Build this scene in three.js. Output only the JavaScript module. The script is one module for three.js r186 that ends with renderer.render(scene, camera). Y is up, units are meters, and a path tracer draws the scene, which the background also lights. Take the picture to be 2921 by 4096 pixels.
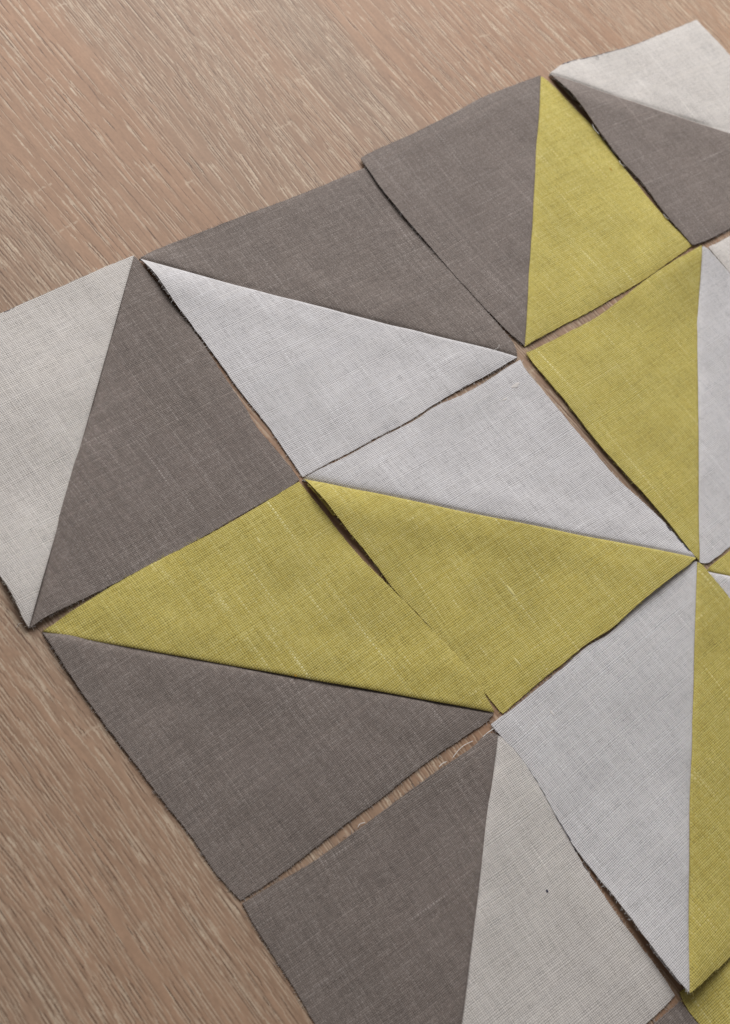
import * as THREE from 'three';
import { mergeGeometries } from 'three/addons/utils/BufferGeometryUtils.js';
import { RectAreaLightUniformsLib } from 'three/addons/lights/RectAreaLightUniformsLib.js';

// ---------------------------------------------------------------- camera, light, exposure
const scene = new THREE.Scene();
const camera = new THREE.PerspectiveCamera(44.75, 730 / 1024, 0.02, 20);
camera.position.set(-0.12310, 0.36252, 0.15587);
camera.up.set(0.46574, 0.41668, -0.78068);
camera.lookAt(-0.12310 + 0.44004, 0.36252 - 0.87445, 0.15587 - 0.20420);
camera.focus = 0.418;
camera.userData.fStop = 16;

RectAreaLightUniformsLib.init();
// a tall window to the right of and beyond the table, cool daylight
const windowLight = new THREE.RectAreaLight(new THREE.Color(0.94, 0.965, 1.0), 7.6, 0.9, 0.95);
windowLight.position.set(0.60, 0.66, -0.70);
windowLight.lookAt(0.12, 0, 0.08);
scene.add(windowLight);
// the rest of the room: dim, slightly warm, from all sides
scene.background = new THREE.Color().setRGB(0.138, 0.134, 0.134);

const renderer = new THREE.WebGLRenderer({ antialias: true });
renderer.setSize(730, 1024);
renderer.toneMapping = THREE.LinearToneMapping;
renderer.toneMappingExposure = 1.0;
renderer.shadowMap.enabled = true;

// ---------------------------------------------------------------- helpers
function rng(seed) { let s = seed >>> 0; return () => { s = (s + 0x6D2B79F5) >>> 0; let t = s; t = Math.imul(t ^ (t >>> 15), t | 1); t ^= t + Math.imul(t ^ (t >>> 7), t | 61); return ((t ^ (t >>> 14)) >>> 0) / 4294967296; }; }
const clamp = (x, a, b) => Math.min(b, Math.max(a, x));
const smooth = (a, b, x) => { const t = clamp((x - a) / (b - a), 0, 1); return t * t * (3 - 2 * t); };
const lerp = (a, b, t) => a + (b - a) * t;
// periodic value noise on an nx by ny lattice; x, y in 0..1
function noise2(seed, nx, ny) {
  const r = rng(seed), g = new Float32Array(nx * ny); for (let i = 0; i < g.length; i++) g[i] = r() * 2 - 1;
  return (x, y) => {
    x = (x - Math.floor(x)) * nx; y = (y - Math.floor(y)) * ny;
    let i = Math.floor(x), j = Math.floor(y); let fx = x - i, fy = y - j; i %= nx; j %= ny;
    const i2 = (i + 1) % nx, j2 = (j + 1) % ny; fx = fx * fx * (3 - 2 * fx); fy = fy * fy * (3 - 2 * fy);
    return lerp(lerp(g[j * nx + i], g[j * nx + i2], fx), lerp(g[j2 * nx + i], g[j2 * nx + i2], fx), fy);
  };
}
const toLin = (c) => { c /= 255; return c <= 0.04045 ? c / 12.92 : Math.pow((c + 0.055) / 1.055, 2.4); };
function tex(data, size, srgb) {
  const t = new THREE.DataTexture(data, size, size, THREE.RGBAFormat);
  t.wrapS = t.wrapT = THREE.RepeatWrapping; t.magFilter = THREE.LinearFilter; t.minFilter = THREE.LinearFilter;
  if (srgb) t.colorSpace = THREE.SRGBColorSpace; t.needsUpdate = true; return t;
}

// ---------------------------------------------------------------- linen: a plain weave, 256 x 256 threads a tile
function linen(seed, pal, opt) {
  const N = 2048, n = 256, K = 256, r = rng(seed);
  const color = new Uint8Array(N * N * 4), bump = new Uint8Array(N * N * 4);
  // every thread: sideways wander, thickness and tone along its length
  const make = (slubRate, slubAmp, toneVar) => {
    const off = new Float32Array(n * K), wid = new Float32Array(n * K), tone = new Float32Array(n * K), hue = new Float32Array(n);
    for (let i = 0; i < n; i++) {
      const w0 = 0.52 + (r() - 0.5) * 0.06, o0 = (r() - 0.5) * 0.08, t0 = (r() + r() - 1) * toneVar; hue[i] = r();
      const bright = r() < opt.lightThread ? opt.lightAmp * (0.5 + r() * 0.5) : 0, bs = r(), bl = 0.1 + r() * 0.5;
      let a = 0, b = 0;
      for (let k = 0; k < K; k++) {
        a = a * 0.9 + (r() - 0.5) * 0.035; b = b * 0.8 + (r() - 0.5) * 0.07 * 2 * opt.rough;
        const d = ((k / K - bs) % 1 + 1) % 1;
        off[i * K + k] = o0 + a; wid[i * K + k] = w0 + b * 0.6; tone[i * K + k] = t0 + b * 0.35 + (d < bl ? bright * Math.sin(Math.PI * d / bl) : 0);
      }
      let ns = 0; while (r() < slubRate && ns < 5) {
        ns++; const c = r() * K, L = 3 + r() * r() * 22, A = slubAmp * (0.4 + 0.6 * r());
        for (let k = -Math.ceil(L * 2); k <= L * 2; k++) { const q = ((Math.round(c) + k) % K + K) % K, g = Math.exp(-(k * k) / (L * L)); wid[i * K + q] += 0.16 * g * A / slubAmp; tone[i * K + q] += A * g; }
      }
    }
    return { off, wid, tone, hue };
  };
  // yarns of uneven thickness: which thread lies at every texel, and where across it
  const lay = () => {
    const w = new Float32Array(n); let sum = 0; for (let i = 0; i < n; i++) { w[i] = Math.exp((r() + r() + r() - 1.5) * 0.3); sum += w[i]; }
    const at = new Int16Array(N), loc = new Float32Array(N); let i = 0, edge = 0, next = w[0] * N / sum;
    for (let x = 0; x < N; x++) { while (x + 0.5 > edge + next && i < n - 1) { edge += next; i++; next = w[i] * N / sum; } at[x] = i; loc[x] = (x + 0.5 - edge) / next - 0.5; }
    return { at, loc };
  };
  const LA = lay(), LB = lay(), cellTone = new Float32Array(n * n); for (let i = 0; i < n * n; i++) cellTone[i] = r();
  const A = make(opt.slubA, opt.slubAmp, opt.toneVar), B = make(opt.slubB, opt.slubAmp, opt.toneVar * 0.6);
  const cloud = noise2(seed + 5, 14, 14), cloud2 = noise2(seed + 6, 40, 40);
  const L = pal.map((c) => c.map(toLin));                 // [mid, second hue, light, hole]
  const enc = new Uint8Array(4096); for (let i = 0; i < 4096; i++) { const c = i / 4095; enc[i] = Math.round(255 * (c <= 0.0031308 ? c * 12.92 : 1.055 * Math.pow(c, 1 / 2.4) - 0.055)); }
  for (let y = 0; y < N; y++) {
    const j = LB.at[y], fy = LB.loc[y], ky = Math.floor(y * K / N);
    for (let x = 0; x < N; x++) {
      const i = LA.at[x], fx = LA.loc[x], kx = Math.floor(x * K / N);
      const s = ((i + j) & 1) ? 1 : -1, a = i * K + ky, b = j * K + kx;
      const ca = (fx - A.off[a]) / A.wid[a], cb = (fy - B.off[b]) / B.wid[b];
      const pa = 1 - ca * ca, pb = 1 - cb * cb;
      const ha = pa > 0 ? Math.sqrt(pa) * 0.75 + s * Math.cos(Math.PI * fy) * 0.45 : -1, hb = pb > 0 ? Math.sqrt(pb) * 0.75 - s * Math.cos(Math.PI * fx) * 0.45 : -1;
      const up = ha > hb, h = Math.max(ha, hb, -0.35);
      let t = up ? A.tone[a] : B.tone[b]; const hue = up ? A.hue[i] : B.hue[j];
      t += (cellTone[j * n + i] - 0.5) * opt.cell + 0.025 * cloud2(x / N, y / N);
      const hole = Math.max(0.3 * smooth(0.62, -0.12, h), smooth(0.5, 0.98, Math.abs(ca)) * smooth(0.5, 0.98, Math.abs(cb))), cl = 1 + opt.cloud * cloud(x / N, y / N);
      const li = clamp(t, -0.6, 1), o = (y * N + x) * 4;
      for (let c = 0; c < 3; c++) {
        let v = lerp(L[0][c], L[1][c], hue);
        v = li > 0 ? lerp(v, L[2][c], li) : v * (1 + li * 0.8);
        v = lerp(v * cl, L[3][c], Math.min(1, hole * opt.hole));
        color[o + c] = enc[clamp(Math.round(v * 4095), 0, 4095)];
      }
      color[o + 3] = 255;
      const hb8 = clamp(Math.round((h + 0.35) / 1.65 * 255), 0, 255); bump[o] = bump[o + 1] = bump[o + 2] = hb8; bump[o + 3] = 255;
    }
  }
  return { map: tex(color, N, true), bumpMap: tex(bump, N, false) };
}
const FABRIC = {
  light: { pitch: 0.60, ...linen(11, [[207, 201, 199], [209, 202, 198], [234, 230, 227], [74, 72, 71]], { slubA: 0.3, slubB: 0.06, slubAmp: 0.5, toneVar: 0.1, lightThread: 0.03, lightAmp: 0.3, rough: 1.3, cell: 0.2, cloud: 0.03, hole: 0.9 }) },
  grey: { pitch: 0.52, ...linen(23, [[131, 117, 108], [123, 111, 103], [190, 178, 170], [30, 23, 20]], { slubA: 0.3, slubB: 0.2, slubAmp: 0.28, toneVar: 0.17, lightThread: 0.14, lightAmp: 0.24, rough: 1.3, cell: 0.26, cloud: 0.035, hole: 1.1 }) },
  yellow: { pitch: 0.66, ...linen(37, [[194, 178, 98], [188, 168, 82], [228, 216, 158], [70, 56, 8]], { slubA: 0.4, slubB: 0.05, slubAmp: 0.5, toneVar: 0.12, lightThread: 0.03, lightAmp: 0.3, rough: 1.3, cell: 0.24, cloud: 0.07, hole: 0.9 }) },
};
FABRIC.cream = FABRIC.light;
const MAT = {};
for (const k in FABRIC) MAT[k] = new THREE.MeshStandardMaterial({ name: k + '_linen', map: FABRIC[k].map, bumpMap: FABRIC[k].bumpMap, bumpScale: 0.0003, roughness: 0.92, side: THREE.DoubleSide });
MAT.cream.color.setRGB(0.99, 0.958, 0.895);                   // an older, yellower piece of the same white cloth
const FIBRE = { light: 0xe4dfda, cream: 0xdfd8ca, grey: 0xb5aca6, yellow: 0xcdbf78 };
const MATF = {}; for (const k in FIBRE) MATF[k] = new THREE.MeshStandardMaterial({ name: k + '_fibre', color: FIBRE[k], roughness: 0.9 });
const inkMat = new THREE.MeshStandardMaterial({ name: 'blue_black_ink', color: 0x3c3a48, roughness: 0.8 });

// ---------------------------------------------------------------- the table: limed oak laminate, grain along z
function oak() {
  const N = 2048, r = rng(77), M = N * N;
  const lightA = new Float32Array(M), darkA = new Float32Array(M);
  const bandN2 = noise2(4, 23, 3), dens = noise2(5, 11, 2), flow1 = noise2(6, 10, 4), flow2 = noise2(7, 30, 9), flow3 = noise2(9, 110, 40);
  const wander = (x, y) => 20 * flow1(x / N, y / N) + 5 * flow2(x / N, y / N) + 1.1 * flow3(x / N, y / N);
  const put = (arr, x, y, v) => { x = Math.floor(x); y = Math.floor(y); x = ((x % N) + N) % N; y = ((y % N) + N) % N; const o = y * N + x; if (arr[o] < v) arr[o] = v; };
  const streak = (arr, x0, y0, len, w, amp, rag) => {
    let ww = 1, br = 1;
    for (let k = 0; k < len; k++) {
      ww = clamp(ww + (r() - 0.5) * 0.4, 0.3, 1.4); br = clamp(br + (r() - 0.5) * 0.32, rag, 1.15);
      const taper = Math.min(1, k / 8, (len - k) / 12), y = y0 + k, x = x0 + wander(x0, y), W = w * ww * taper + 0.2;
      for (let d = -Math.ceil(W + 1); d <= W + 1; d++) { const e = Math.abs(d + (r() - 0.5) * 0.4) / W; if (e < 1.3) put(arr, x + d, y, amp * br * taper * smooth(1.3, 0.5, e)); }
    }
  };
  const on1 = noise2(18, 60, 16), // printed boards: a quiet one, a greyer busy one, a warm one, a busy tan one
    BOARD = [[47, 0.14, 0.3], [294, 0.92, 0.8], [686, 0.6, 0.2], [1150, 1.1, 0.7, 1.12], [1900, 0.85, 0.5], [2095, 0.14, 0.3]],
    board = (x, k) => { x = ((x - 47) % N + N) % N + 47; let v = BOARD[0][k] ?? 1; for (let i = 1; i < BOARD.length; i++) v = lerp(v, BOARD[i][k] ?? 1, smooth(BOARD[i][0] - 26, BOARD[i][0] + 26, x)); return v; },
    busyAt = (x, y) => clamp(board(x, 1) + 0.28 * dens(x / N, y / N) + 0.3 * on1(x / N, y / N), 0, 1);
  const dash = (x, y, len, w, amp, dk) => { streak(lightA, x, y, len, w, amp, 0.45); if (r() < 0.9) streak(darkA, x + 1.0 + w + r() * 0.6, y + (r() - 0.3) * 8, len * (0.7 + r() * 0.5), 0.32 + r() * 0.35, dk, 0.4); };
  // fine grain: tracks about a millimetre apart, each a row of dashes, a pale line with a dark one along it
  for (let xt = 0; xt < N; xt += 2.3 + r() * 2.4) for (let y = -r() * 80; y < N;) {
    const b = busyAt(xt, y), len = 22 + r() * r() * 200;
    if (r() < 0.1 + 0.88 * b) dash(xt + (r() - 0.5) * 1.2, y, len, 0.45 + r() * r() * 0.65, 0.5 + 0.5 * r(), 0.3 + 0.6 * r());
    y += len + 3 + r() * lerp(70, 16, b);
  }
  // quiet bands: ragged broad pores on wider tracks
  for (let xt = 0; xt < N; xt += 8 + r() * 9) for (let y = -r() * 120; y < N;) {
    const b = busyAt(xt, y), len = 30 + r() * r() * 170;
    if (r() > 0.15 + 0.75 * b) {
      for (let m = 0; m < 4; m++) streak(lightA, xt + (r() - 0.5) * 3, y + r() * len * 0.7, len * (0.2 + r() * 0.4), 0.45 + r() * 0.9, 0.35 + 0.45 * r(), 0.0);
      streak(darkA, xt + 2 + r(), y - 10, len * 1.3, 0.3 + r() * 0.3, 0.4 + 0.4 * r(), 0.3);
    }
    y += len * 0.8 + r() * 60;
  }
  // short broken pale checks across the grain
  for (let k = 0; k < 170; k++) {
    const x0 = r() * N, y0 = r() * N, len = 12 + r() * r() * 70; let y = y0, br = 0.6; const sl = (r() - 0.5) * 0.2;
    for (let d = 0; d < len; d += 0.6) {
      y += sl * 0.6 + (r() - 0.5) * 1.5; br = clamp(br + (r() - 0.5) * 0.8, 0, 0.9); const h = 0.5 + r() * 1.3;
      for (let e = -2; e <= 2; e++) put(lightA, x0 + d + wander(x0, y0), y + e, 0.6 * br * smooth(h + 0.5, h - 0.3, Math.abs(e)));
      if (r() < 0.06) streak(lightA, x0 + d, y - 8, 10 + r() * 30, 0.6 + r() * 0.5, 0.7, 0.2);
    }
  }
  const color = new Uint8Array(M * 4), bump = new Uint8Array(M * 4);
  const c0 = [163, 128, 102].map(toLin), c1 = [152, 126, 105].map(toLin), cl = [202, 181, 156].map(toLin), cd = [82, 63, 52].map(toLin);
  const t1 = noise2(12, 900, 30), t2 = noise2(13, 640, 90), t4 = noise2(16, 300, 12), sp = noise2(14, 1000, 600);
  const enc = (c) => Math.round(255 * (c <= 0.0031308 ? c * 12.92 : 1.055 * Math.pow(c, 1 / 2.4) - 0.055));
  for (let y = 0; y < N; y++) for (let x = 0; x < N; x++) {
    const o = y * N + x, wx = (x - wander(x, y)) / N, wy = y / N;
    const band = clamp(board(wx * N, 2) + 0.3 * bandN2(wx, wy), 0, 1);
    const a1 = t1(wx, wy), a4 = t4(wx, wy), l = lightA[o] * 0.92, d = darkA[o] * 0.9 * (1 - l * 0.5);
    const f = board(wx * N, 3) * (1 + 0.07 * a4 + 0.07 * a1 + 0.05 * t2(wx, wy) + 0.06 * sp(wx, wy) + 0.05 * bandN2(wx + 0.3, wy));
    for (let c = 0; c < 3; c++) { let v = lerp(c0[c], c1[c], band) * f; v = lerp(v, cd[c], d); v = lerp(v, cl[c], l); color[o * 4 + c] = enc(clamp(v, 0, 1)); }
    color[o * 4 + 3] = 255;
    const b = clamp(160 + 10 * a1 - 95 * d - 45 * l, 0, 255); bump[o * 4] = bump[o * 4 + 1] = bump[o * 4 + 2] = b; bump[o * 4 + 3] = 255;
  }
  return { map: tex(color, N, true), bumpMap: tex(bump, N, false) };
}
const OAK = 0.512;                                         // metres a tile
{
  const W = 1.7, D = 1.1, T = 0.03, g = new THREE.BoxGeometry(W, T, D), uv = g.attributes.uv, p = g.attributes.position;
  for (let i = 0; i < uv.count; i++) uv.setXY(i, (p.getX(i) + p.getY(i)) / OAK + 0.13, (p.getZ(i) + p.getY(i)) / OAK + 0.37);
  const table = new THREE.Mesh(g, new THREE.MeshPhysicalMaterial({ name: 'limed_oak', ...oak(), bumpScale: 0.00012, roughness: 0.52, specularIntensity: 0.3 }));
  table.name = 'table_top'; table.position.set(0.1, -T / 2, 0.05); table.rotation.y = THREE.MathUtils.degToRad(1.5);
  table.userData = { kind: 'structure', label: 'pale limed oak table top with long grain under the linen blocks' };
  table.receiveShadow = table.castShadow = true; scene.add(table);
}

// ---------------------------------------------------------------- the patchwork blocks
// Every block is two linen triangles joined along a diagonal seam P-Q that is pressed open.  Edges are plan positions on the
// table and the height of the cloth there (x, z, height; millimetres): e1, f1 run P - corner - Q round the first triangle, e2, f2 round the second.
const SHAPE = {
A0: { P: [47.3,-49.6,1.53], Q: [-53.4,48.7,1.34],
  e1: [47.3,-49.6,1.53,29,-50.3,0.91,-4.4,-50.4,0.6,-50.6,-50.3,0.4],
  f1: [-50.6,-50.3,0.4,-52,-10,0.4,-51.9,29.9,1.34,-52,34.5,2.03,-52.6,40.4,2.15,-53.4,45.8,1.84,-53.5,48.5,1.34],
  e2: [47.5,-49.4,1.1,47.8,-40.6,0.82,48.5,-26,0.5,48.5,-11.6,0.45,47.4,7.6,0.4,47,17.3,0.4,46,25.9,0.4,46.9,41.8,0.4,47,50.2,0.4],
  f2: [47,50.2,0.4,44.8,50.7,0.4,18.6,50.7,0.4,7.2,50.8,0.4,-14.3,50,0.5,-30,49.4,0.85,-38.4,48.9,1.34,-44.9,48.6,1.84,-49.6,48.5,1.84,-53.3,48.8,1.34],
},
B0: { P: [48,-47.6,1.84], Q: [147.4,51.2,0.85],
  e1: [49.2,-48.3,1.22,58.7,-48.4,0.7,70.7,-48.1,0.47,91,-47.1,0.4,120.1,-45.3,0.4,147.4,-44.7,0.38,150.2,-44.7,0.3],
  f1: [150.2,-44.7,0.3,148.6,-28.9,0.3,148.2,-7.8,0.3,148.7,2.4,0.35,149.4,14.1,0.4,149.7,24,0.4,149.7,31.7,0.6,149.9,39,0.66,149.8,45.8,0.72,148.7,50.5,0.85],
  e2: [48.4,-46,2.15,48.6,-40.4,2.96,48.6,-35,3.08,48.5,-29.8,2.77,48.6,-24.7,2.21,48.8,-19.4,1.72,49,-13.3,1.34,49.1,-6.6,1.1,49,1.7,0.91,48.9,12.7,0.72,49.4,30.2,0.6,48.8,40.7,0.6,48.4,50.1,0.5],
  f2: [48.4,50.1,0.4,52.2,50.1,0.4,58.4,50.3,0.4,67.6,50.7,0.4,79.4,51,0.42,95.1,51.6,0.48,107.1,51,0.57,120.4,51,0.65,133.2,51.5,0.72,146.3,51.5,0.79],
},
C0: { P: [248.9,-50.2,0.72], Q: [153.1,49.1,0.72],
  e1: [248,-50.1,0.72,214.9,-51.7,0.72,200.1,-50.5,0.8,174.3,-49.3,0.95,155.3,-49.2,1.15,148.8,-48.5,1.34],
  f1: [148.8,-48.5,1.34,148.2,-43.1,1.72,147.4,-35.3,1.72,147.3,-20.3,1.53,148.2,-2.9,1.03,148.4,1.8,0.88,149.8,25.8,0.88,150.3,32.2,0.88,151.1,40.2,0.85,152.4,47.6,0.79],
  e2: [251.2,-49.3,0.6,250.4,-41.9,0.57,250.9,-31.3,0.53,251.8,-20.1,0.5,249.9,3.3,0.5,248.8,33,0.5,250.4,47.2,0.5],
  f2: [250.5,47.2,0.4,217.4,49.6,0.4,202.1,49.7,0.4,186.5,49.8,0.41,175,49.3,0.49,165.7,49.1,0.68,158.9,49,0.77,153.3,49.2,0.72],
},
D0: { P: [252.4,-49,1.22], Q: [348,50.9,0.4],
  e1: [253.4,-49.6,0.91,263.1,-50.8,0.76,280.6,-48.5,0.6,302.7,-45.7,0.5,343.4,-44.3,0.4],
  f1: [343.4,-44.3,0.4,343.8,-31.3,0.4,343.9,-21.4,0.4,348,50.7,0.4],
  e2: [252.2,-48.1,1.53,251.9,-43.1,2.77,252.1,-36,3.7,252.2,-27.5,3.39,251.6,-20.3,2.77,251,-11.8,2.21,250.3,2,1.72,251,13.4,1.47,249.6,29.8,1.28,249.5,47.3,1.1],
  f2: [249.5,47.3,1.1,258.3,48.6,0.72,272.3,48.9,0.5,347.7,50.9,0.4],
},
A1: { P: [-50.7,51.4,0.72], Q: [52.6,149.2,0.91],
  e1: [-50.3,51.3,0.6,-45.9,51.1,0.58,-38.5,50.5,0.56,-30.6,50.1,0.53,-21.8,50,0.51,-13.2,50.1,0.5,6.5,51,0.5,25.9,51.3,0.5,35.2,51.1,0.5,46.3,50.9,0.5],
  f1: [46.4,50.9,0.4,46.4,52.9,0.4,46.6,57.1,0.4,46.9,63.4,0.4,47,71.2,0.5,47.2,79.3,0.79,47.7,86,1.16,48.5,91.7,1.41,49.6,98.8,1.53,50.9,107,1.59,52.2,116.3,1.34,53.4,126.1,1.59,54,133.2,1.72,54,137.1,1.59,53.8,139.8,1.47,53.4,142.7,1.34,53.1,145.8,1.1,52.8,149,0.91],
  e2: [-50.7,51.7,0.72,-50.7,54,0.85,-50.8,57.5,0.93,-50.9,62,0.97,-51,67.1,0.97,-51,72.8,0.95,-50.8,79.2,0.91,-50.5,86.7,0.83,-49.6,101.5,0.77,-49,112.6,0.72,-47.9,126.7,0.64,-48,138.6,0.57,-46.5,149,0.5],
  f2: [-46.5,149,0.5,-37.2,149.7,0.48,-28.3,149.8,0.46,-18.3,149.6,0.45,-5.3,149.4,0.43,6.1,149.5,0.41,18.8,149,0.4,32,149.3,0.4,40.2,149.7,0.4,45.2,150,0.4,49.1,150,0.4,52.8,149.8,0.4],
},
B1: { P: [47.8,50.7,1.1], Q: [152.1,147.9,1.47],
  e1: [48.1,50.6,1.22,51.1,50.7,1.22,56.6,51,1.16,63.9,51.5,1.06,70.8,51.7,0.93,78.7,51.7,0.79,95,52.5,0.68,106.3,51.9,0.59,117.9,53.1,0.52,129.9,53.3,0.5,139.3,52.7,0.47,147.8,52.6,0.4],
  f1: [147.7,52.6,0.5,146.9,56,0.46,146.9,60.4,0.42,147,66,0.4,147.1,74.2,0.4,147.1,84.5,0.4,147.4,95,0.43,147.6,106.8,0.47,149,115.8,0.51,150.4,123.4,0.55,151.4,130.9,0.58,151.6,137.7,0.64,152,142.4,0.71,151.8,146.3,0.79],
  e2: [47.6,51.1,1.47,48,53,2.15,48.1,56.4,3.08,48.2,60.7,3.7,48.4,65.1,3.7,48.7,70.2,3.2,49.2,76.1,2.46,49.8,82,1.96,50.1,87.9,1.59,50.1,94.6,1.22,50.4,100.7,1.03,51.5,106.8,0.85,52.7,115.7,0.6,53.4,127,0.4,54,139.7,0.4,54.4,146.4,0.4,54.6,149.3,0.4,54.9,151,0.4],
  f2: [54.9,151,0.4,59.2,150.8,0.4,64.4,150.4,0.5,70.5,150,0.6,76,149.8,0.66,82.8,149.7,0.79,94,149.2,1.1,107.4,149.9,1.59,118.9,148.9,2.03,127.1,148.5,2.21,131.5,148.4,2.21,135.2,148.2,2.15,140.8,148.2,1.96,146.9,148.3,1.72,151.7,148.1,1.47],
},
C1: { P: [249.7,50.4,4.94], Q: [152.5,149.7,0.97],
  e1: [249.1,50.5,4.94,244.7,50.4,4.82,238.6,50.2,4.57,231,50.2,4.2,222.8,50.4,3.58,213.2,51,2.58,200.7,52.2,1.59,187.2,53.3,0.91,173.6,52.7,0.6,165.4,52.4,0.6,158.9,52.1,0.72,151.5,51.6,0.97],
  f1: [151.6,51.6,0.85,151.1,54.4,0.97,151,58.4,1.03,151.1,63.8,1.03,151.2,69.4,1.03,151.3,74.6,1.1,151,81.3,1.22,150.6,90.8,1.34,150.8,101.1,1.47,151.3,110.8,1.53,152,119.4,1.53,152.4,127,1.47,152.4,134.3,1.34,152.2,140.4,1.22,152.1,145.2,1.1,152.5,149.3,0.97],
  e2: [250.3,50.5,4.82,251.4,52.8,4.32,252.3,56.2,3.45,253.4,60.8,2.46,254.5,65.6,1.47,252,148.9,0.5],
  f2: [252,148.9,0.4,167.6,151.7,0.4,163.8,151.8,0.4,158.8,152,0.5,154.5,151.6,0.6,152.3,150.7,0.85],
},
A2: { P: [48.9,155.4,0.97], Q: [-51.7,247.4,0.4],
  e1: [49.4,154.1,0.97,46.6,153.4,0.91,44.1,153.1,0.86,40.9,153.6,0.8,36.4,153.6,0.74,31.3,153.4,0.69,24.6,153,0.63,15,152.9,0.58,4.2,152.9,0.55,-6.3,152.8,0.52,-16.4,152.7,0.5,-25.9,152.3,0.5,-35.4,151,0.5,-46.6,149.9,0.5],
  f1: [-46.6,149.9,0.6,-47.2,158.6,0.56,-47.6,169.1,0.52,-47.9,179.5,0.48,-48.5,188,0.44,-51.7,247.4,0.4],
  e2: [49.8,156,0.6,51.2,158.8,0.57,52,161.6,0.55,52.2,164.4,0.52,52.1,167.4,0.49,51.8,171.1,0.47,51.4,175.3,0.44,50,181.7,0.41,47.7,191,0.4,46.1,200.2,0.4,45.4,209.3,0.4,44.9,219,0.4,44.8,228.4,0.4,44.9,237.1,0.4,44.6,243.4,0.4,44.3,247.4,0.4],
  f2: [44.3,247.4,0.4,40.9,247.6,0.4,35.9,247.6,0.4,31.4,247.5,0.4,46.7,251,0.8],
},
B2: { P: [152,149,0.85], Q: [46.8,248.9,4.32],
  e1: [152.1,148.8,0.72,147.4,147.9,0.53,140.5,147.3,0.4,130.8,147.2,0.4,120.7,147.7,0.4,107.4,150.7,0.4,93.7,150,0.4,81.5,150.7,0.47,72.4,151.1,0.53,64.8,151.4,0.6,57.8,151.6,0.68,52.5,151.5,0.77,49,151.4,0.85],
  f1: [49.1,151.4,0.79,49.1,153.5,0.91,49.3,155.8,0.91,49.7,158.7,0.91,50.2,161.6,0.91,50.4,164.4,0.91,50.4,167.4,0.91,50.1,171.1,0.91,49.8,175.2,0.91,48.8,181.3,0.91,47.5,189.9,0.91,46.8,197.6,0.97,46.8,205.2,1.22,47.2,216.7,1.96,46.8,226.6,2.96,46.5,233.7,3.33,46.4,239.9,3.82,46.5,245.3,4.2,46.8,248.7,4.32],
  e2: [152.2,149.5,0.97,152.2,150.8,1.22,152,153.7,1.34,152.1,158.9,1.22,152.3,166.3,0.97,148.6,249.5,0.6],
  f2: [148.6,249.5,0.6,66.1,250.2,1.84,61.5,249.9,2.46,55.8,249.5,3.08,50.6,249.3,3.82,47.1,249,4.32],
},
C2: { P: [152.5,153.5,0.6], Q: [249,249.2,0.4],
  e1: [153.3,152.9,0.5,157.5,153,0.5,161.8,153,0.5,166.2,153,0.5,249,151,0.5],
  f1: [249,151,0.4,249,249.2,0.4],
  e2: [152.5,153.7,0.4,150.6,249.2,0.4],
  f2: [150.6,249.2,0.4,249,249.2,0.4],
},
D1: { P: [349,51,0.4], Q: [251,149.2,0.4],
  e1: [349,51,0.4,269.7,51.5,0.4,261.5,51.5,0.4,256.2,51.1,0.4],
  f1: [256.2,51.1,0.4,251,149.2,0.4],
  e2: [349,51,0.4,349,149.2,0.4],
  f2: [349,149.2,0.4,251,149.2,0.4],
},
B3: { P: [149,251,0.4], Q: [50.8,349,0.4],
  e1: [149,251,0.4,100,250.9,0.4,48.8,248,0.4,46,247.7,0.6],
  f1: [46,247.7,0.6,45.1,250.2,0.72,44.8,254,0.72,45,257.9,0.5,50.8,349,0.4],
  e2: [149,251,0.4,149,349,0.4],
  f2: [149,349,0.4,50.8,349,0.4],
},
A3: { P: [-49,251,0.4], Q: [48.8,349,0.4],
  e1: [-49,251,0.4,33.8,249.1,0.4,43.3,249.5,0.4,44.7,249.3,0.4],
  f1: [44.7,249.3,0.4,44.5,251.3,0.4,44.5,254.1,0.4,44.7,257.1,0.4,48.8,349,0.4],
  e2: [-49,251,0.4,-49,349,0.4],
  f2: [-49,349,0.4,48.8,349,0.4],
},
};
const pts = (a) => { const o = []; for (let i = 0; i < a.length; i += 3) o.push(new THREE.Vector3(a[i], a[i + 2], a[i + 1])); return o; };
const NP = 84, THICK = 0.28;

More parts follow.
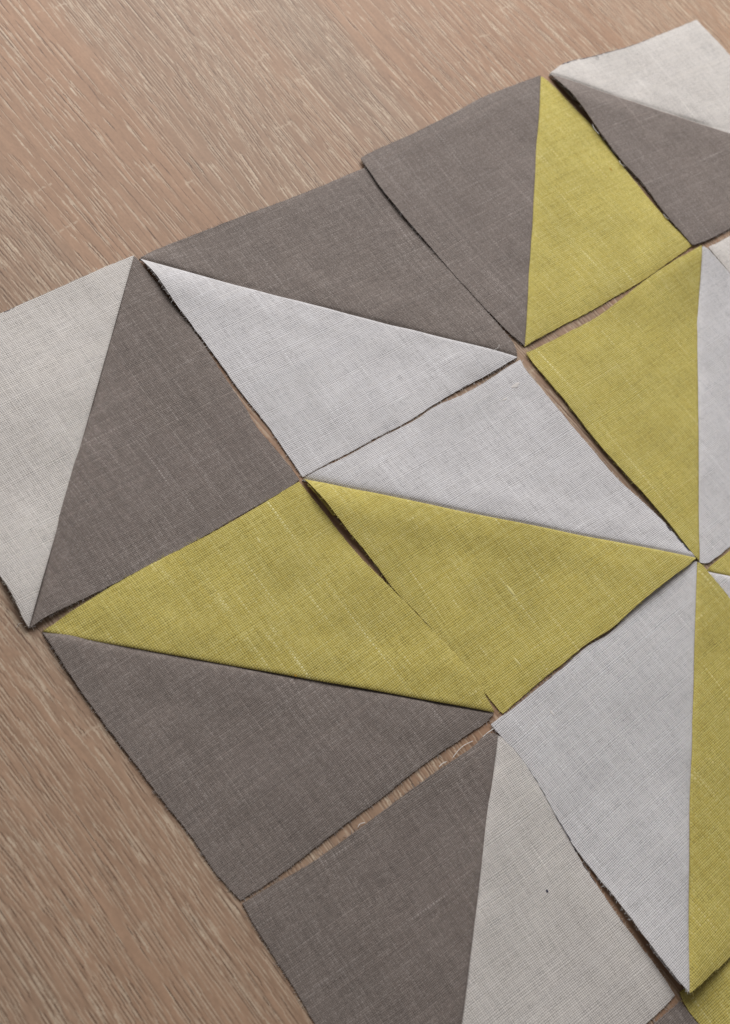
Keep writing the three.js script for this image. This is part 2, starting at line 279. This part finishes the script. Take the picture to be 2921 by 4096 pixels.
class Patch {
  constructor(P, Q, e, f, fabric, high, seed, turn) {
    this.fabric = fabric; this.seed = seed; this.turn = turn; this.high = high;
    this.P = P.clone(); this.Q = Q.clone();
    const r = rng(seed), curve = (list) => {
      const c = new THREE.CatmullRomCurve3(list, false, 'centripetal'); c.arcLengthDivisions = 300;
      const s = c.getSpacedPoints(NP);
      for (let i = 1; i < NP; i++) { s[i].x += (r() - 0.5) * 0.22; s[i].z += (r() - 0.5) * 0.22; }
      return s;
    };
    const E = pts(e), F = pts(f), R = E[E.length - 1].clone(); F[0] = R.clone();
    E[0] = this.P.clone(); F[F.length - 1] = this.Q.clone();
    this.R = R; this.E = curve(E); this.F = curve(F).reverse();            // both run seam -> corner
    this.alt = Math.abs((Q.x - P.x) * (R.z - P.z) - (Q.z - P.z) * (R.x - P.x)) / Math.hypot(Q.x - P.x, Q.z - P.z);
    this.dirU = new THREE.Vector2(R.x - (P.x + Q.x) / 2, R.z - (P.z + Q.z) / 2).normalize();   // away from the seam
    this.w1 = noise2(seed + 1, 7, 7); this.w2 = noise2(seed + 2, 19, 19); this.w3 = noise2(seed + 4, 17, 5);
  }
  edge(list, t) { const x = clamp(t, 0, 1) * NP, i = Math.min(NP - 1, Math.floor(x)); return list[i].clone().lerp(list[i + 1], x - i); }
  // a, b, c: weights of P, Q and the corner
  at(a, b, c) {
    const { P, Q, R } = this, tE = a + c > 1e-6 ? c / (a + c) : 1, tF = b + c > 1e-6 ? c / (b + c) : 1;
    const pe = this.edge(this.E, tE), pf = this.edge(this.F, tF), H0 = 0.42;
    const wE = Math.pow(clamp(1 - b, 0, 1.2), 2), wF = Math.pow(clamp(1 - a, 0, 1.2), 2);
    const x = a * P.x + b * Q.x + c * R.x + wE * (pe.x - lerp(P.x, R.x, tE)) + wF * (pf.x - lerp(Q.x, R.x, tF));
    const z = a * P.z + b * Q.z + c * R.z + wE * (pe.z - lerp(P.z, R.z, tE)) + wF * (pf.z - lerp(Q.z, R.z, tF));
    const dE = Math.max(0, b) * 98, dF = Math.max(0, a) * 98, d = c * this.alt;
    const kE = Math.exp(-Math.pow(dE / 17, 1.35)), kF = Math.exp(-Math.pow(dF / 17, 1.35)), sum = Math.max(1, kE + kF);
    let y = H0 + (kE * (pe.y - H0) + kF * (pf.y - H0)) / sum;
    const inner = 1 - Math.max(Math.exp(-dE / 3), Math.exp(-dF / 3)) * 0.75;
    y += inner * (0.62 * this.w1(x / 210 + 0.5, z / 210 + 0.5) + 0.2 * this.w2(x / 210, z / 210)) + inner * 0.25;
    y += (0.32 - 0.32 * smooth(7, 16, d)) * (0.35 + 0.65 * inner);
    y += inner * 0.16 * Math.exp(-Math.pow((d - 1.5) / 4, 2)) * this.w3((a - b) * 0.5 + 0.5, d / 40);
    y -= this.high ? 0.25 * Math.exp(-Math.pow(d / 0.6, 2)) : 0.34 * Math.exp(-Math.pow(d / 1.5, 2)) + 0.5 * Math.exp(-Math.pow(d / 0.45, 2));
    return new THREE.Vector3(x, Math.max(y, 0.3), z);
  }
  uv(x, z) {
    const s = FABRIC[this.fabric].pitch * 256, c = Math.cos(this.turn), n = Math.sin(this.turn), k = (this.seed * 0.377) % 1, k2 = (this.seed * 0.713) % 1;
    const u = x * c + z * n + 0.5 * this.w1(x / 170, z / 170), v = -x * n + z * c + 0.5 * this.w1(z / 170 + 0.4, x / 170);
    return [u / s + k, v / s + k2];
  }
  // weights of a plan position
  weights(x, z) {
    const { P, Q, R } = this; let a, b, c, tx = x, tz = z;
    for (let it = 0; it < 4; it++) {
      const D = (Q.z - R.z) * (P.x - R.x) + (R.x - Q.x) * (P.z - R.z);
      a = ((Q.z - R.z) * (tx - R.x) + (R.x - Q.x) * (tz - R.z)) / D; b = ((R.z - P.z) * (tx - R.x) + (P.x - R.x) * (tz - R.z)) / D; c = 1 - a - b;
      const p = this.at(a, b, c); tx += x - p.x; tz += z - p.z;
    }
    return [a, b, c];
  }
  on(x, z) { return this.at(...this.weights(x, z)); }
  sheet(o) {
    const pos = [], uv = [], idx = [], n = NP, id = (i, j) => i * (n + 1) - i * (i - 1) / 2 + j;   // i rows towards the corner, j along the seam
    for (let i = 0; i <= n; i++) for (let j = 0; j <= n - i; j++) {
      const cc = Math.pow(i / n, 1.25), s = n - i ? j / (n - i) : 0.5, p = this.at((1 - cc) * (1 - s), (1 - cc) * s, cc);
      if (i === 0) {                                                              // turn the fold down and under its neighbour
        const q = this.high ? 0.06 : -0.45; p.x -= this.dirU.x * -q; p.z -= this.dirU.y * -q; p.y -= this.high ? 0.15 : 0.1;
      }
      pos.push(p.x - o.x, p.y, p.z - o.z); uv.push(...this.uv(p.x, p.z));
    }
    for (let i = 0; i < n; i++) for (let j = 0; j < n - i; j++) {
      idx.push(id(i, j), id(i, j + 1), id(i + 1, j)); if (j < n - i - 1) idx.push(id(i, j + 1), id(i + 1, j + 1), id(i + 1, j));
    }
    // face up
    const A = idx[0] * 3, B = idx[1] * 3, C = idx[2] * 3, up = (pos[B + 2] - pos[A + 2]) * (pos[C] - pos[A]) - (pos[B] - pos[A]) * (pos[C + 2] - pos[A + 2]);
    if (up < 0) for (let k = 0; k < idx.length; k += 3) { const t = idx[k]; idx[k] = idx[k + 1]; idx[k + 1] = t; }
    const ring = []; for (let j = 0; j <= n; j++) ring.push(id(0, j)); for (let i = 1; i <= n; i++) ring.push(id(i, n - i)); for (let i = n - 1; i > 0; i--) ring.push(id(i, 0));
    return solid(pos, uv, idx, ring, THICK);
  }
}
// a cloth of some thickness from its upper face and its rim
function solid(pos, uv, idx, ring, thick) {
  const face = (p, ix) => { const g = new THREE.BufferGeometry(); g.setAttribute('position', new THREE.Float32BufferAttribute(p, 3)); g.setAttribute('uv', new THREE.Float32BufferAttribute(uv, 2)); g.setIndex(ix); g.computeVertexNormals(); return g; };
  const low = pos.slice(); for (let i = 1; i < low.length; i += 3) low[i] -= thick;
  const back = []; for (let k = 0; k < idx.length; k += 3) back.push(idx[k], idx[k + 2], idx[k + 1]);
  const wp = [], wu = [], wi = [];
  for (const k of ring) { wp.push(pos[k * 3], pos[k * 3 + 1], pos[k * 3 + 2], low[k * 3], low[k * 3 + 1], low[k * 3 + 2]); wu.push(uv[k * 2], uv[k * 2 + 1], uv[k * 2] + 0.003, uv[k * 2 + 1] + 0.002); }
  const m = ring.length; for (let k = 0; k < m; k++) { const a = 2 * k, b = 2 * ((k + 1) % m); wi.push(a, b, a + 1, b, b + 1, a + 1); }
  const wall = new THREE.BufferGeometry(); wall.setAttribute('position', new THREE.Float32BufferAttribute(wp, 3)); wall.setAttribute('uv', new THREE.Float32BufferAttribute(wu, 2)); wall.setIndex(wi); wall.computeVertexNormals();
  const g = mergeGeometries([face(pos, idx), face(low, back), wall]); g.scale(0.001, 0.001, 0.001); return g;
}
// a strip of cloth folded back under its triangle along the seam
function allowance(pt, o, width, ext0, ext1, seed) {
  const n = 40, m = 8, pos = [], uv = [], idx = [], r = rng(seed);
  for (let i = 0; i <= m; i++) for (let j = 0; j <= n; j++) {
    const s0 = j / n, c = (2.2 + (width - 2.2) * i / m) / pt.alt, s = lerp(-ext0, 1 + ext1, s0), sc = clamp(s, 0, 1);
    const top = pt.at((1 - c) * (1 - sc), (1 - c) * sc, c), x = lerp(pt.P.x, pt.Q.x, s) * (1 - c) + pt.R.x * c + (top.x - (lerp(pt.P.x, pt.Q.x, sc) * (1 - c) + pt.R.x * c)), z = lerp(pt.P.z, pt.Q.z, s) * (1 - c) + pt.R.z * c + (top.z - (lerp(pt.P.z, pt.Q.z, sc) * (1 - c) + pt.R.z * c));
    const lift = Math.max(0, top.y - 1.2), end = Math.exp(-Math.min(s0, 1 - s0) * 16);
    const y = Math.max(0.27, top.y - THICK - 0.1 - lift * (0.2 + 0.35 * (i / m)) * end);
    pos.push(x - o.x, y, z - o.z); uv.push(...pt.uv(x * 0.97 + 31, z * 0.97 + 17));
  }
  for (let i = 0; i < m; i++) for (let j = 0; j < n; j++) { const a = i * (n + 1) + j, b = a + n + 1; idx.push(a, a + 1, b, a + 1, b + 1, b); }
  const A = idx[0] * 3, B = idx[1] * 3, C = idx[2] * 3, up = (pos[B + 2] - pos[A + 2]) * (pos[C] - pos[A]) - (pos[B] - pos[A]) * (pos[C + 2] - pos[A + 2]);
  if (up < 0) for (let k = 0; k < idx.length; k += 3) { const t = idx[k]; idx[k] = idx[k + 1]; idx[k + 1] = t; }
  const ring = []; for (let j = 0; j < n; j++) ring.push(j); for (let i = 0; i < m; i++) ring.push(i * (n + 1) + n); for (let j = n; j > 0; j--) ring.push(m * (n + 1) + j); for (let i = m; i > 0; i--) ring.push(i * (n + 1));
  return solid(pos, uv, idx, ring, 0.26);
}
function fibreGeo(points, rad) {                             // a thin three-sided tube through points, in millimetres
  const g = new THREE.TubeGeometry(new THREE.CatmullRomCurve3(points), Math.max(2, points.length * 2), rad, 4); g.scale(0.001, 0.001, 0.001); return g;
}
// short fibres that stand out of the two cut edges of a triangle
function fray(pt, o, per, seed) {
  const r = rng(seed), list = [];
  for (const [side, E] of [[0, pt.E], [1, pt.F]]) for (let k = 0; k < per; k++) {
    const t = r(), c = clamp(t, 0.01, 0.99), p = side ? pt.at(0, 1 - c, c) : pt.at(1 - c, 0, c), q = E[Math.min(NP, Math.floor(t * NP) + 1)], q0 = E[Math.floor(t * NP)];
    const d = new THREE.Vector2(q.x - q0.x, q.z - q0.z).normalize(); let nx = d.y, nz = -d.x; const cx = (pt.P.x + pt.Q.x + pt.R.x) / 3, cz = (pt.P.z + pt.Q.z + pt.R.z) / 3;
    if ((p.x - cx) * nx + (p.z - cz) * nz < 0) { nx = -nx; nz = -nz; }
    const L = 0.2 + r() * r() * 1.3, al = (r() - 0.5) * 1.6 * L, y = p.y - THICK * r(), dy = (r() - 0.6) * 0.5 * L;
    const a = new THREE.Vector3(p.x - nx * 0.25 - o.x, y, p.z - nz * 0.25 - o.z), b = new THREE.Vector3(p.x + nx * L * 0.5 + d.x * al * 0.2 - o.x, Math.max(0.1, y + dy * 0.3), p.z + nz * L * 0.5 + d.y * al * 0.2 - o.z), e = new THREE.Vector3(p.x + nx * L + d.x * al - o.x, Math.max(0.08, y + dy), p.z + nz * L + d.y * al - o.z);
    const g = new THREE.TubeGeometry(new THREE.QuadraticBezierCurve3(a, b, e), 2, 0.02 + 0.035 * r(), 3); g.scale(0.001, 0.001, 0.001); list.push(g);
  }
  return mergeGeometries(list);
}
// a broken ink line along a cut edge: side 0 from P, 1 from Q; t0..t1 seam -> corner
function inkLine(pt, o, side, t0, t1, fill, seed) {
  const r = rng(seed), list = []; let t = t0;
  while (t < t1) {
    const L = (0.4 + r() * 3.2) / 98, e = Math.min(t1, t + L);
    if (r() < fill) {
      const k = Math.max(1, Math.round((e - t) * 98 / 0.5)), pos = [], idx = [], w = 0.28 + r() * 0.35;
      for (let i = 0; i <= k; i++) for (const q of [0.02, w]) {
        const c = lerp(t, e, i / k), p = side ? pt.at(q / 98 * (1 - c), (1 - q / 98) * (1 - c), c) : pt.at((1 - q / 98) * (1 - c), q / 98 * (1 - c), c);
        pos.push((p.x - o.x) / 1000, (p.y + 0.04) / 1000, (p.z - o.z) / 1000);
      }
      for (let i = 0; i < k; i++) idx.push(2 * i, 2 * i + 1, 2 * i + 2, 2 * i + 1, 2 * i + 3, 2 * i + 2);
      const g = new THREE.BufferGeometry(); g.setAttribute('position', new THREE.Float32BufferAttribute(pos, 3)); g.setIndex(idx); g.computeVertexNormals(); list.push(g);
    }
    t = e + r() * r() * 1.2 / 98;
  }
  return mergeGeometries(list);
}
const GROUP = 'two-colour linen triangle blocks laid out in a grid on the table';
const BLOCKS = {};
let serial = 0;
function mesh(name, geo, mat, parent, kind) { const m = new THREE.Mesh(geo, mat); m.name = name; m.castShadow = m.receiveShadow = true; if (kind) m.userData.kind = kind; parent.add(m); return m; }
function block(key, fab1, fab2, high, label, opt = {}) {
  const s = SHAPE[key], P = pts(s.P)[0], Q = pts(s.Q)[0];
  const seed = 101 + serial * 17, root = new THREE.Group(); root.name = 'quilt_block' + (serial ? '_' + String(serial).padStart(3, '0') : ''); serial++;
  const o = new THREE.Vector3((P.x + Q.x) / 2, 0, (P.z + Q.z) / 2); root.position.set(o.x / 1000, 0, o.z / 1000);
  const R1 = pts(s.e1).at(-1), turn = Math.atan2(R1.z - P.z, R1.x - P.x);
  const t0 = Math.round(turn / (Math.PI / 2)) * Math.PI / 2, small = turn - t0;                 // the weave follows the sides of the block
  const p1 = new Patch(P, Q, s.e1, s.f1, fab1, high === 1, seed, small), p2 = new Patch(P, Q, s.e2, s.f2, fab2, high === 2, seed + 7, small);
  for (const p of [p1, p2]) {
    const m = mesh('linen_triangle', p.sheet(o), MAT[p.fabric], root); m.userData.label = { light: 'off-white', cream: 'creamy white', grey: 'taupe grey', yellow: 'mustard yellow' }[p.fabric] + ' linen triangle';
    const ex = (p === p1 ? opt.ext1 : opt.ext2) || [0, 0];
    mesh('seam_allowance', allowance(p, o, 11.5, ex[0], ex[1], seed + 3), MAT[(p === p2 && opt.under2) || p.fabric], root);
    mesh('frayed_edge', fray(p, o, 180, seed + (p === p1 ? 31 : 37)), MATF[p.fabric], root, 'stuff');
  }
  root.userData = { label, category: 'quilt block', group: GROUP };
  scene.add(root); BLOCKS[key] = { root, o, p1, p2 }; return BLOCKS[key];
}
block('A0', 'cream', 'grey', 1, 'off-white and grey linen block cut off by the left picture edge');
block('B0', 'grey', 'light', 2, 'grey and white linen block whose white corner curls over the leftmost block');
block('A1', 'yellow', 'grey', 1, 'mustard and grey linen block bordering bare wood on its left');
block('A2', 'grey', 'cream', 1, 'grey and white linen block with a small dark dot on its white half');
block('C0', 'grey', 'yellow', 1, 'grey and mustard linen block whose grey edge overlaps another grey triangle', { under2: 'cream' });
block('B1', 'light', 'yellow', 2, 'white and mustard linen block in the middle, yellow corner lifted over a gap', { ext2: [0.004, 0] });
block('D0', 'cream', 'grey', 2, 'white and grey linen block in the top right corner of the picture');
block('B3', 'yellow', 'grey', 1, 'mustard linen corner at bottom right under the lifted white tip');
block('A3', 'grey', 'grey', 1, 'grey linen corner at the bottom edge beside the mustard corner');
block('B2', 'light', 'yellow', 1, 'white and mustard linen block at lower right with its white tip lifted');
block('C1', 'yellow', 'light', 1, 'mustard and white linen block at right, top corner raised over a yellow triangle');
block('D1', 'cream', 'grey', 1, 'white linen corner at the right picture edge under the grey triangle');
block('C2', 'yellow', 'light', 1, 'small mustard and white linen tip at the right picture edge');

const V = (x, h, z, o) => new THREE.Vector3(x - o.x, h, z - o.z);
// pen lines left along cut edges
for (const [key, which, side, t0, t1, fill] of [['D0', 'p1', 0, 0.1, 0.99, 0.85], ['B2', 'p1', 1, 0.5, 0.97, 0.6], ['A2', 'p2', 0, 0.42, 0.9, 0.4], ['A0', 'p1', 0, 0.45, 0.7, 0.8], ['D1', 'p1', 0, 0.7, 0.98, 0.8], ['B2', 'p1', 0, 0.55, 0.95, 0.45], ['B1', 'p1', 1, 0.03, 0.16, 0.5]]) {
  const b = BLOCKS[key]; mesh('pen_line', inkLine(b[which], b.o, side, t0, t1, fill, 900 + t0 * 100 + key.charCodeAt(0)), inkMat, b.root);
}
// an ink dot, thick slubs in the yarn and loose threads
const slubTan = new THREE.MeshStandardMaterial({ name: 'flax_slub', color: 0xd6cdc6, roughness: 0.95 }), slubOchre = new THREE.MeshStandardMaterial({ name: 'ochre_slub', color: 0xb08a2e, roughness: 0.95 }), slubYellow = new THREE.MeshStandardMaterial({ name: 'yellow_slub', color: 0xd2c480, roughness: 0.95 });
function slub(name, key, which, x, z, L, w, turn, m, seed) {
  const b = BLOCKS[key], pt = b[which], g = new THREE.SphereGeometry(1, 12, 8), p = g.attributes.position, n = noise2(seed, 6, 6), c = Math.cos(turn), s = Math.sin(turn);
  for (let i = 0; i < p.count; i++) {
    const k = 1 + 0.35 * n(p.getX(i) * 0.5 + 0.5, p.getZ(i) * 0.3 + 0.5), lx = p.getX(i) * L * 0.5, lz = p.getZ(i) * w * 0.5 * k, X = x + lx * c - lz * s, Z = z + lx * s + lz * c;
    const q = pt.on(X, Z); p.setXYZ(i, (q.x - b.o.x) / 1000, (q.y + p.getY(i) * 0.09 * k + 0.02) / 1000, (q.z - b.o.z) / 1000);
  }
  g.computeVertexNormals(); return mesh(name, g, m, b.root);
}
slub('ink_dot', 'A2', 'p2', 30.7, 200.9, 0.75, 1.15, 0.3, inkMat, 3);
slub('slub', 'C0', 'p2', 243.4, 1.9, 0.8, 1.7, 0.1, slubOchre, 4);
slub('slub', 'B1', 'p1', 138.8, 60.1, 4.2, 1.5, 0, slubTan, 5);
slub('slub', 'B1', 'p1', 131.5, 62.4, 2.6, 0.8, 0, slubTan, 15);
slub('slub', 'B1', 'p2', 84.7, 120.2, 1.0, 4.6, 0, slubYellow, 6);
slub('slub', 'B1', 'p2', 70.3, 140.3, 0.8, 3.2, -0.06, slubYellow, 7);
slub('slub', 'B2', 'p1', 69.1, 160.1, 0.8, 2.2, 0, slubTan, 8);
slub('slub', 'A1', 'p1', 5.5, 104.4, 0.7, 1.2, 0.1, slubOchre, 9);
slub('slub', 'A1', 'p1', 22.3, 61.2, 0.9, 2.4, 0.1, slubYellow, 10);
function thread(key, points, rad, m) { const b = BLOCKS[key]; return mesh('loose_thread', fibreGeo(points.map(([x, h, z]) => V(x, h * 0.75, z, b.o)), rad), m, b.root); }
const pale = new THREE.MeshStandardMaterial({ name: 'pale_thread', color: 0xe6e1da, roughness: 0.9 }), dark = new THREE.MeshStandardMaterial({ name: 'dark_thread', color: 0x57505a, roughness: 0.9 });
thread('D0', [[250.4, 3.3, -18.8], [249.9, 3.0, -16.4], [250.0, 3.0, -13.9]], 0.16, pale);
thread('D0', [[249.4, 2.1, 0.5], [249.0, 2.0, 2.0], [249.6, 2.0, 3.6]], 0.15, pale);
thread('D0', [[248.7, 1.6, 29.8], [248.6, 1.6, 31.6], [249.1, 1.6, 32.9]], 0.15, pale);
thread('D0', [[280.0, 1.1, -48.2], [280.4, 1.5, -47.3], [280.8, 1.2, -46.8]], 0.15, dark);
thread('A2', [[26.4, 0.9, 152.4], [27.8, 0.9, 152.2], [29.4, 0.8, 152.5]], 0.11, pale);
thread('A2', [[31.9, 0.8, 152.7], [34.0, 0.8, 152.1], [37.2, 0.7, 151.7], [40.9, 0.7, 152.3]], 0.09, pale);
thread('A2', [[-6.0, 0.8, 152.3], [-5.0, 0.9, 151.9], [-3.4, 0.8, 152.4]], 0.1, pale);
thread('A2', [[44.2, 1.1, 153.2], [46.0, 1.2, 153.0], [48.7, 1.4, 153.1]], 0.13, pale);
thread('B0', [[137.6, 2.2, 42.5], [140.0, 2.3, 44.4], [142.6, 2.2, 44.8], [144.0, 2.0, 43.9]], 0.05, pale);
thread('A0', [[-53.9, 1.4, 46.5], [-55.0, 1.6, 46.0], [-56.3, 1.1, 46.6]], 0.05, pale);

renderer.render(scene, camera);
